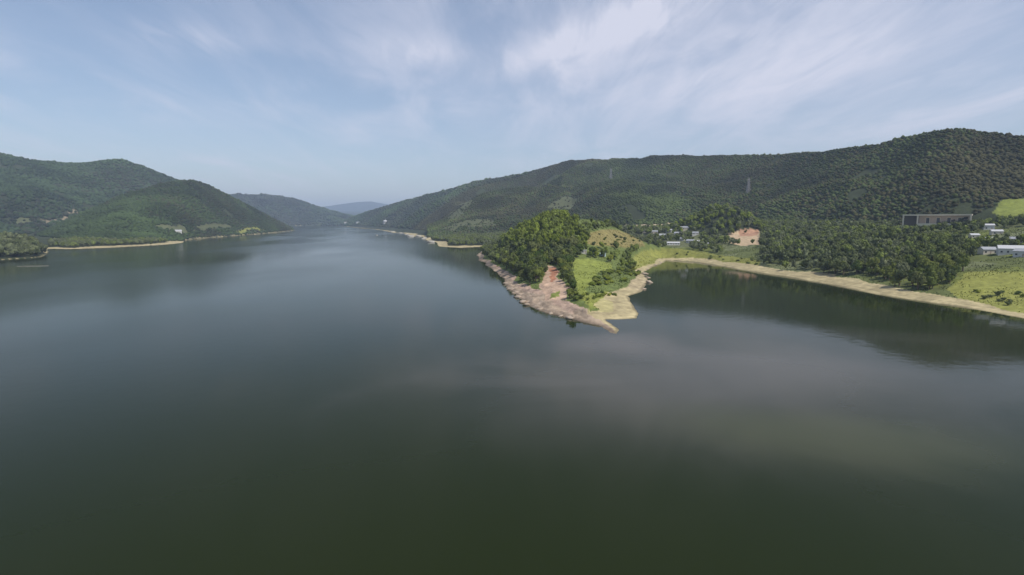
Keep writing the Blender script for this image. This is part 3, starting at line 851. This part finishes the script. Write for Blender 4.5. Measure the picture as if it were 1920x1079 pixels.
class MB:
    def __init__(s): s.V, s.F = [], []
    def box(s, x0, x1, y0, y1, z0, z1):
        n = len(s.V)
        s.V += [(x0, y0, z0), (x1, y0, z0), (x1, y1, z0), (x0, y1, z0), (x0, y0, z1), (x1, y0, z1), (x1, y1, z1), (x0, y1, z1)]
        s.F += [tuple(n + i for i in f) for f in ((0, 3, 2, 1), (4, 5, 6, 7), (0, 1, 5, 4), (1, 2, 6, 5), (2, 3, 7, 6), (3, 0, 4, 7))]
        return s
    def bar(s, p0, p1, w):
        p0, p1 = Vector(p0), Vector(p1); d = (p1 - p0).normalized(); a = d.orthogonal().normalized() * w; b = d.cross(a).normalized() * w
        n = len(s.V)
        for p in (p0, p1):
            for (u, v) in ((1, 1), (-1, 1), (-1, -1), (1, -1)): s.V.append((p + a * u + b * v)[:])
        s.F += [tuple(n + i for i in f) for f in ((0, 3, 2, 1), (4, 5, 6, 7), (0, 1, 5, 4), (1, 2, 6, 5), (2, 3, 7, 6), (3, 0, 4, 7))]
        return s
    def gable(s, x0, x1, y0, y1, z, h, th=.25):
        ym = (y0 + y1) / 2; n = len(s.V)
        s.V += [(x0, y0, z), (x0, ym, z + h), (x0, y1, z), (x1, y0, z), (x1, ym, z + h), (x1, y1, z),
                (x0, y0, z + th), (x0, ym, z + h + th), (x0, y1, z + th), (x1, y0, z + th), (x1, ym, z + h + th), (x1, y1, z + th)]
        for f in ((0, 1, 4, 3), (1, 2, 5, 4), (6, 9, 10, 7), (7, 10, 11, 8), (0, 3, 9, 6), (2, 8, 11, 5)):
            s.F.append(tuple(n + i for i in f))
        for f in ((0, 6, 7, 1), (1, 7, 8, 2), (3, 4, 10, 9), (4, 5, 11, 10)):
            s.F.append(tuple(n + i for i in f))
        return s
    def build(s, name, m, parent=None):
        me = bpy.data.meshes.new(name); me.from_pydata(s.V, [], s.F); me.update(); me.materials.append(m)
        return link(name, me, parent)

def root(name, p, label, cat, group=None, face=True, turn=0.0):
    o = bpy.data.objects.new(name, None); COL.objects.link(o); o.location = p
    o.rotation_euler = (0, 0, (-math.atan2(p[0], p[1]) if face else 0) + turn)
    return tag(o, label, cat, group)

def house(name, key, w, d, h, rh, wall, roof, label, turn=0.0, flat=False, pos=None, cat="house"):
    p = pos or BLD[key]
    p = (p[0], p[1], gz(p[0], p[1]) - .3)
    o = root(name, p, label, cat, turn=turn)
    wl = MB().box(-w / 2, w / 2, -d / 2, d / 2, -2.5, h)
    if not flat:
        n = len(wl.V)
        for s in (-1, 1):
            k = len(wl.V); xx = s * (w / 2 - .01)
            wl.V += [(xx, -d / 2, h), (xx, d / 2, h), (xx, 0, h + rh)]; wl.F.append((k, k + 1, k + 2) if s > 0 else (k + 1, k, k + 2))
    wl.build("wall", wall, o)
    if flat:
        MB().box(-w / 2 - .35, w / 2 + .35, -d / 2 - .35, d / 2 + .35, h + .003, h + .45).build("roof", roof, o)
    else:
        MB().gable(-w / 2 - .4, w / 2 + .4, -d / 2 - .4, d / 2 + .4, h - .15, rh * (1 + .8 / d) + .05).build("roof", roof, o)
    nw = max(2, int(w / 3.2))
    for i in range(nw):
        c = -w / 2 + (i + .5) * w / nw
        if i == nw // 2:
            MB().box(c - .5, c + .5, -d / 2 - .06, -d / 2 + .02, .3, 2.4).build("door", M_BRICK, o)
        else:
            f = MB().box(c - .7, c + .7, -d / 2 - .05, -d / 2 + .02, 1.1, 2.5).build("window", M_WROOF, o)
            MB().box(c - .6, c + .6, -d / 2 - .08, -d / 2 - .045, 1.2, 2.4).build("pane", M_DARK, f)
    return o

house("house", "v1", 13, 8, 3.6, 2.0, M_WHITE, M_GREYROOF, "white village house with grey roof, leftmost of the cluster by the bay", .3)
house("house", "v2", 10, 8, 5.2, 1.6, M_WHITE, M_GREYROOF, "tall narrow white village house in the middle of the cluster by the bay", -.2)
house("house", "v3", 17, 8, 3.0, 1.4, M_WHITE, M_WROOF, "long low white house with pale roof nearest the bay in the cluster", .1)
house("house", "v4", 11, 7, 3.2, 1.5, M_WHITE, M_GREYROOF, "low white house right of the long pale house by the bay", -.4)
house("house", "v5", 8, 6, 3.0, 1.3, M_WHITE, M_WROOF, "small white house, rightmost of the cluster by the bay", .5)
house("house", "v6", 13, 8, 3.4, 1.8, M_CONC, M_GREYROOF, "tan house at the back of the cluster beside the bare track", .1)
house("house", "lone", 7, 6, 5.0, .6, M_WHITE, M_WROOF, "lone white box house on the slope between knoll and pavilion", 0, True)
house("house", "h_white_r", 9, 8, 4.6, 1.4, M_WHITE, M_WROOF, "small bright white house right of the concrete pavilion", .2)
house("shed", "h_small", 6, 5, 3.0, .8, M_WHITE, M_WROOF, "tiny white shed just below the right end of the pavilion terrace", 0, True, cat="shed")
house("house", "h_big", 15, 10, 4.2, 2.2, M_WHITE, M_WROOF, "white house with dark windows near the right edge above the yellow field", .15)
house("house", "h_edge", 12, 9, 4.0, 1.8, M_WHITE, M_GREYROOF, "white house with grey roof cut by the right edge", -.3)
house("house", "h_grey", 10, 8, 3.6, 1.8, M_CONC, M_GREYROOF, "dull tan house left of the big white house at the right edge", .5)
house("house", "h_top", 8, 7, 3.6, 1.4, M_CONC, M_WROOF, "small pale house behind the tan house at the right", .2)
house("hut", "hut1", 4.6, 3.6, 3.0, .5, M_WHITE, M_WROOF, "small white hut under the trees behind the headland lawn", .1, True, cat="hut")
house("hut", "hut2", 4.6, 3.6, 2.4, .7, M_BLUEW, M_BLUEW, "small pale blue hut under the trees right of the white hut", -.2, False, cat="hut")
house("house", "n1", 7, 6, 3.2, 1.2, M_CONC, M_WROOF, "small pale house on the slope just right of the pavilion terrace", .4)
house("house", "n2", 11, 7, 3.4, 1.6, M_WHITE, M_GREYROOF, "white house with grey roof uphill of the big white house at the right", -.2)
house("shed", "n3", 3.6, 3, 2.6, .5, M_WHITE, M_WROOF, "tiny white shed at the wood edge above the right sand strip", .2, True, cat="shed")
house("house", "n4", 10, 7, 3.2, 1.5, M_CONC, M_GREYROOF, "tan house below the bare track, left of the white village houses", .2)
house("house", "n5", 8, 6, 3.2, 1.4, M_WHITE, M_GREYROOF, "little white house squeezed behind the long pale house by the bay", -.5)
house("house", "n6", 9, 7, 3.4, 1.4, M_WHITE, M_WROOF, "pale house behind the leftmost white village house", -.3)
house("house", "n7", 8, 6, 3.0, 1.3, M_CONC, M_GREYROOF, "tan house between the village cluster and the bare reddish slope", .3)
house("house", "n8", 9, 6, 3.2, 1.4, M_WHITE, M_GREYROOF, "white house uphill behind the right end of the village cluster", .1)
house("house", "n9", 7, 5, 3.0, 1.2, M_CONC, M_WROOF, "small tan house by the dry meadow, farthest left of the village", -.1)
house("house", "n12", 9, 7, 3.4, 1.4, M_CONC, M_WROOF, "tan house beside the small bright white house right of the pavilion", .3)
# far buildings
def bpos(px, py): return hit(px, py)
house("building", None, 44, 20, 10, 3, M_WHITE, M_WROOF, "white building far up the lake at the end of the right shore", 0, True, pos=bpos(650, 419), cat="building")
house("house", None, 34, 20, 8, 4, M_WHITE, M_GREYROOF, "low pale house far up the lake right of the white building", .2, pos=bpos(672, 420), cat="house")
house("house", None, 14, 10, 5, 2.2, M_WHITE, M_WROOF, "pale house above the beach at the foot of the left hill", .2, pos=bpos(334, 437))
house("house", None, 12, 7, 3.0, 1.4, M_WHITE, M_WROOF, "pale low house among trees on the left point", .3, pos=bpos(17, 452))
house("house", None, 14, 7, 3.0, 1.4, M_CONC, M_WROOF, "pale long house on the left point right of the other", -.1, pos=bpos(44, 451))

# round white lakeside tower building
def lookout():
    p = hit(723, 421); o = root("lookout_building", (p[0], p[1], p[2] - 1), "round white building with domed roof on the wooded far shore", "building")
    def cyl(r, z0, z1, n=20, r2=None):
        m = MB(); r2 = r if r2 is None else r2
        m.V = [(r * math.cos(6.2832 * k / n), r * math.sin(6.2832 * k / n), z0) for k in range(n)] + [(r2 * math.cos(6.2832 * k / n), r2 * math.sin(6.2832 * k / n), z1) for k in range(n)]
        m.F = [(k, (k + 1) % n, n + (k + 1) % n, n + k) for k in range(n)] + [tuple(range(n, 2 * n))]
        return m
    cyl(12, -4, 14).build("wall", M_WHITE, o)
    cyl(12.2, 7, 9).build("window_band", M_DARK, o)
    d = MB(); n = 20
    prof = [(13, 14.01), (12, 17), (9, 20.5), (5, 22.6), (.3, 23.5)]
    for r, z in prof: d.V += [(r * math.cos(6.2832 * k / n), r * math.sin(6.2832 * k / n), z) for k in range(n)]
    for i in range(4): d.F += [(i * n + k, i * n + (k + 1) % n, (i + 1) * n + (k + 1) % n, (i + 1) * n + k) for k in range(n)]
    d.build("roof", M_WROOF, o)
lookout()

# concrete frame pavilion on the slope at the right
def pavilion():
    a = hit(1697, 428); b = hit(1806, 428)
    p = BLD["pavilion"]; r = math.hypot(p[0], p[1])
    o = root("pavilion", (p[0], p[1], p[2]), "long concrete frame pavilion with a dark open bay and pale terrace", "pavilion", turn=-.12)
    k = r / FPX * 1.2
    Lh = 60 * r / 1330 ; 
    w = Lh * .86; h = 21 * r / 1330
    t = .9
    MB().box(-w, w * 1.02, -2, 14, h - 1.6, h).build("roof", M_CONC, o)
    for x in (-w, -w * .56, w * 1.02 - 1.75):
        MB().box(x + .02, x + 1.7, -1.99, -.4, -4, h - 1.603).build("pillar", M_CONC, o)
    MB().box(-w * .56 + 1.75, w * .98, 3, 13.5, -4, h - 1.603).build("wall", M_BRICK, o)
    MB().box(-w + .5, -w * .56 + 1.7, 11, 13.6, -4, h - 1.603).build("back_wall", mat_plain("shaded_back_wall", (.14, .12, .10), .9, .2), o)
    for i in range(4):
        x = -w * .42 + 4 + i * w * .31
        f = MB().box(x, x + w * .12, 2.9, 3.05, 2, h - 4).build("window", M_CONC, o)
        MB().box(x + .4, x + w * .12 - .4, 2.84, 2.895, 2.4, h - 4.4).build("pane", M_DARK, f)
    MB().box(-w * .45, w * .72, -15, -2.1, -8, 1.8).build("terrace", M_TERR, o)
    MB().box(-w * .45, w * .72, -15, -14.6, 1.803, 2.8).build("parapet", M_TERR, o)
pavilion()

# lattice pylons
def pylon(px, pybase, hpx, label):
    p = hit(px, pybase); r = math.hypot(p[0], p[1]); h = hpx * r / FPX / (math.sqrt(1 + ((px - 960) / FPX) ** 2))
    o = root("power_pylon", (p[0], p[1], p[2] - 1), label, "pylon", "pylons on the mountain", turn=.5)
    hw = h * .11; w = h * .012
    def q(t, sx, sy): return (sx * hw * (1 - t) + sx * h * .018 * t, sy * hw * (1 - t) + sy * h * .018 * t, h * t)
    for sx in (-1, 1):
        for sy in (-1, 1):
            MB().bar(q(0, sx, sy), q(1, sx, sy), w).build("leg", M_STEEL, o)
    m = MB(); lv = [0, .2, .38, .54, .68, .8, .9, 1]
    for a, b in zip(lv[:-1], lv[1:]):
        for (s0, s1) in (((-1, -1), (1, -1)), ((1, -1), (1, 1)), ((1, 1), (-1, 1)), ((-1, 1), (-1, -1))):
            m.bar(q(a, *s0), q(b, *s1), w * .6); m.bar(q(a, *s1), q(b, *s0), w * .6); m.bar(q(b, *s0), q(b, *s1), w * .6)
    m.build("bracing", M_STEEL, o)
    for t in (.68, .8, .92):
        c = MB(); s = h * .13
        c.bar((-s, 0, h * t), (s, 0, h * t), w); c.bar((-s, 0, h * t), (0, 0, h * t + h * .04), w * .6); c.bar((s, 0, h * t), (0, 0, h * t + h * .04), w * .6)
        c.build("cross_arm", M_STEEL, o)
pylon(1402, 364, 27, "pale steel power pylon on the mountain spur above the round knoll")
pylon(1145, 338, 19, "faint steel power pylon high on the mountain above the headland")

# ------------------------------------------------------------------ light, sky, haze
SUN_EL, SUN_AZ = math.radians(55), math.radians(130)
sl = bpy.data.lights.new("sun", 'SUN'); sl.energy = 3.6; sl.angle = math.radians(.53); sl.color = (1, .95, .87)
so = bpy.data.objects.new("sun", sl); COL.objects.link(so)
sd = Vector((math.sin(SUN_AZ) * math.cos(SUN_EL), math.cos(SUN_AZ) * math.cos(SUN_EL), math.sin(SUN_EL)))
so.rotation_euler = sd.to_track_quat('Z', 'Y').to_euler()
so.location = (0, 0, 500)

def skyuv(px, py):
    x, y, z = ray(px, py); l = math.sqrt(x * x + y * y + z * z)
    return x / l / (z / l + .10), y / l / (z / l + .10)

def make_world():
    w = bpy.data.worlds.new("World"); scene.world = w; w.use_nodes = True
    nt = w.node_tree; N = nt.nodes; Lk = nt.links
    bg = N["Background"]
    sky = N.new("ShaderNodeTexSky"); sky.sky_type = 'NISHITA'; sky.sun_disc = False
    sky.sun_elevation = SUN_EL; sky.sun_rotation = SUN_AZ; sky.air_density = 1.0; sky.dust_density = 1.0; sky.ozone_density = 2.2; sky.altitude = 50
    tc = N.new("ShaderNodeTexCoord"); sep = N.new("ShaderNodeSeparateXYZ"); Lk.new(tc.outputs["Generated"], sep.inputs[0])
    def math_(op, a, b=None, c=None):
        n = N.new("ShaderNodeMath"); n.operation = op
        for i, q in enumerate((a, b, c)):
            if q is None: continue
            if isinstance(q, (int, float)): n.inputs[i].default_value = q
            else: Lk.new(q, n.inputs[i])
        return n.outputs[0]
    zc = math_('ADD', math_('MAXIMUM', sep.outputs[2], 0.0), .10)
    u = math_('DIVIDE', sep.outputs[0], zc); v_ = math_('DIVIDE', sep.outputs[1], zc)
    cmb = N.new("ShaderNodeCombineXYZ"); Lk.new(u, cmb.inputs[0]); Lk.new(v_, cmb.inputs[1])
    def noise(scale, rot, sc, detail, dist=0.0, rough=.55, off=(0, 0, 0)):
        mp = N.new("ShaderNodeMapping"); mp.inputs["Rotation"].default_value = (0, 0, rot); mp.inputs["Scale"].default_value = (*sc, 1); mp.inputs["Location"].default_value = off
        Lk.new(cmb.outputs[0], mp.inputs[0])
        n = N.new("ShaderNodeTexNoise"); n.inputs["Scale"].default_value = scale; n.inputs["Detail"].default_value = detail; n.inputs["Distortion"].default_value = dist; n.inputs["Roughness"].default_value = rough
        Lk.new(mp.outputs[0], n.inputs["Vector"]); return n.outputs["Fac"]
    def rng_(f, a, b, c, d):
        n = N.new("ShaderNodeMapRange"); n.interpolation_type = 'SMOOTHSTEP'
        for i, q in enumerate((a, b, c, d)): n.inputs[i + 1].default_value = q
        Lk.new(f, n.inputs[0]); return n.outputs[0]
    def blob(px, py, px2, py2, wid):
        a = np.array(skyuv(px, py)); b = np.array(skyuv(px2, py2)); c = (a + b) / 2; d = b - a; L = np.linalg.norm(d) / 2; ang = math.atan2(d[1], d[0])
        du = math_('SUBTRACT', u, float(c[0])); dv = math_('SUBTRACT', v_, float(c[1]))
        p = math_('ADD', math_('MULTIPLY', du, math.cos(ang) / L), math_('MULTIPLY', dv, math.sin(ang) / L))
        q = math_('ADD', math_('MULTIPLY', du, -math.sin(ang) / wid), math_('MULTIPLY', dv, math.cos(ang) / wid))
        e = math_('MULTIPLY', math_('ADD', math_('MULTIPLY', p, p), math_('MULTIPLY', q, q)), -1.0)
        return math_('EXPONENT', e)
    n1 = noise(1.3, .5, (1.6, .55), 7, .6, .6)
    n2 = noise(3.2, .7, (1.8, .5), 6, .8, .6, (3, 1, 0))
    n3 = noise(.55, .3, (1, .8), 4, .3, .5, (7, 2, 0))
    veil = math_('MULTIPLY', rng_(n1, .38, .75, 0, 1), rng_(n3, .35, .65, .25, 1))
    b1 = math_('MULTIPLY', math_('ADD', blob(970, 125, 1330, -25, .17), math_('MULTIPLY', blob(1000, 130, 1960, 90, .9), .6)), rng_(n2, .30, .66, .35, 1))
    b2 = math_('MULTIPLY', blob(690, 100, 880, 96, .16), rng_(n2, .3, .65, .3, .8))
    b3 = math_('MULTIPLY', blob(300, 40, 400, 105, .22), rng_(n2, .35, .65, .1, .7))
    b4 = math_('MULTIPLY', blob(930, 200, 1950, 190, 1.2), rng_(n1, .3, .6, .35, .85))
    tot = math_('ADD', math_('MULTIPLY', veil, .45), math_('ADD', math_('MULTIPLY', b1, .72), math_('ADD', math_('MULTIPLY', b2, .6), math_('ADD', math_('MULTIPLY', b3, .55), math_('MULTIPLY', b4, .46)))))
    hz = math_('MULTIPLY', math_('EXPONENT', math_('MULTIPLY', math_('MAXIMUM', sep.outputs[2], 0.0), -9.0)), .28)
    fac = math_('MINIMUM', math_('ADD', math_('ADD', tot, .10), hz), .9)
    mx = N.new("ShaderNodeMix"); mx.data_type = 'RGBA'
    Lk.new(fac, mx.inputs[0]); Lk.new(sky.outputs[0], mx.inputs[6]); mx.inputs[7].default_value = (6.2, 6.3, 7.3, 1)
    Lk.new(mx.outputs[2], bg.inputs["Color"]); bg.inputs["Strength"].default_value = .105
make_world()

def make_haze():
    m = bpy.data.materials.new("haze"); m.use_nodes = True; nt = m.node_tree
    nt.nodes.remove(nt.nodes["Principled BSDF"])
    v = nt.nodes.new("ShaderNodeVolumePrincipled")
    v.inputs["Color"].default_value = (.62, .77, 1.0, 1); v.inputs["Density"].default_value = 0.9e-4; v.inputs["Anisotropy"].default_value = 0.0
    nt.links.new(v.outputs[0], nt.nodes["Material Output"].inputs["Volume"])
    top = float(max(GZ.max() + 40, 120))
    MBX = MB().box(-17000, 17000, -350, 18600, -6, top)
    o = MBX.build("haze", m); tag(o, "thin blue summer haze over the lake", "haze", kind="stuff")
    print("haze top", top)
make_haze()

scene.view_settings.view_transform = 'Standard'
scene.view_settings.look = 'None'
scene.view_settings.exposure = 0.22
scene.view_settings.gamma = 1.0
scene.render.engine = 'CYCLES'
scene.cycles.max_bounces = 5
scene.cycles.use_denoising = True
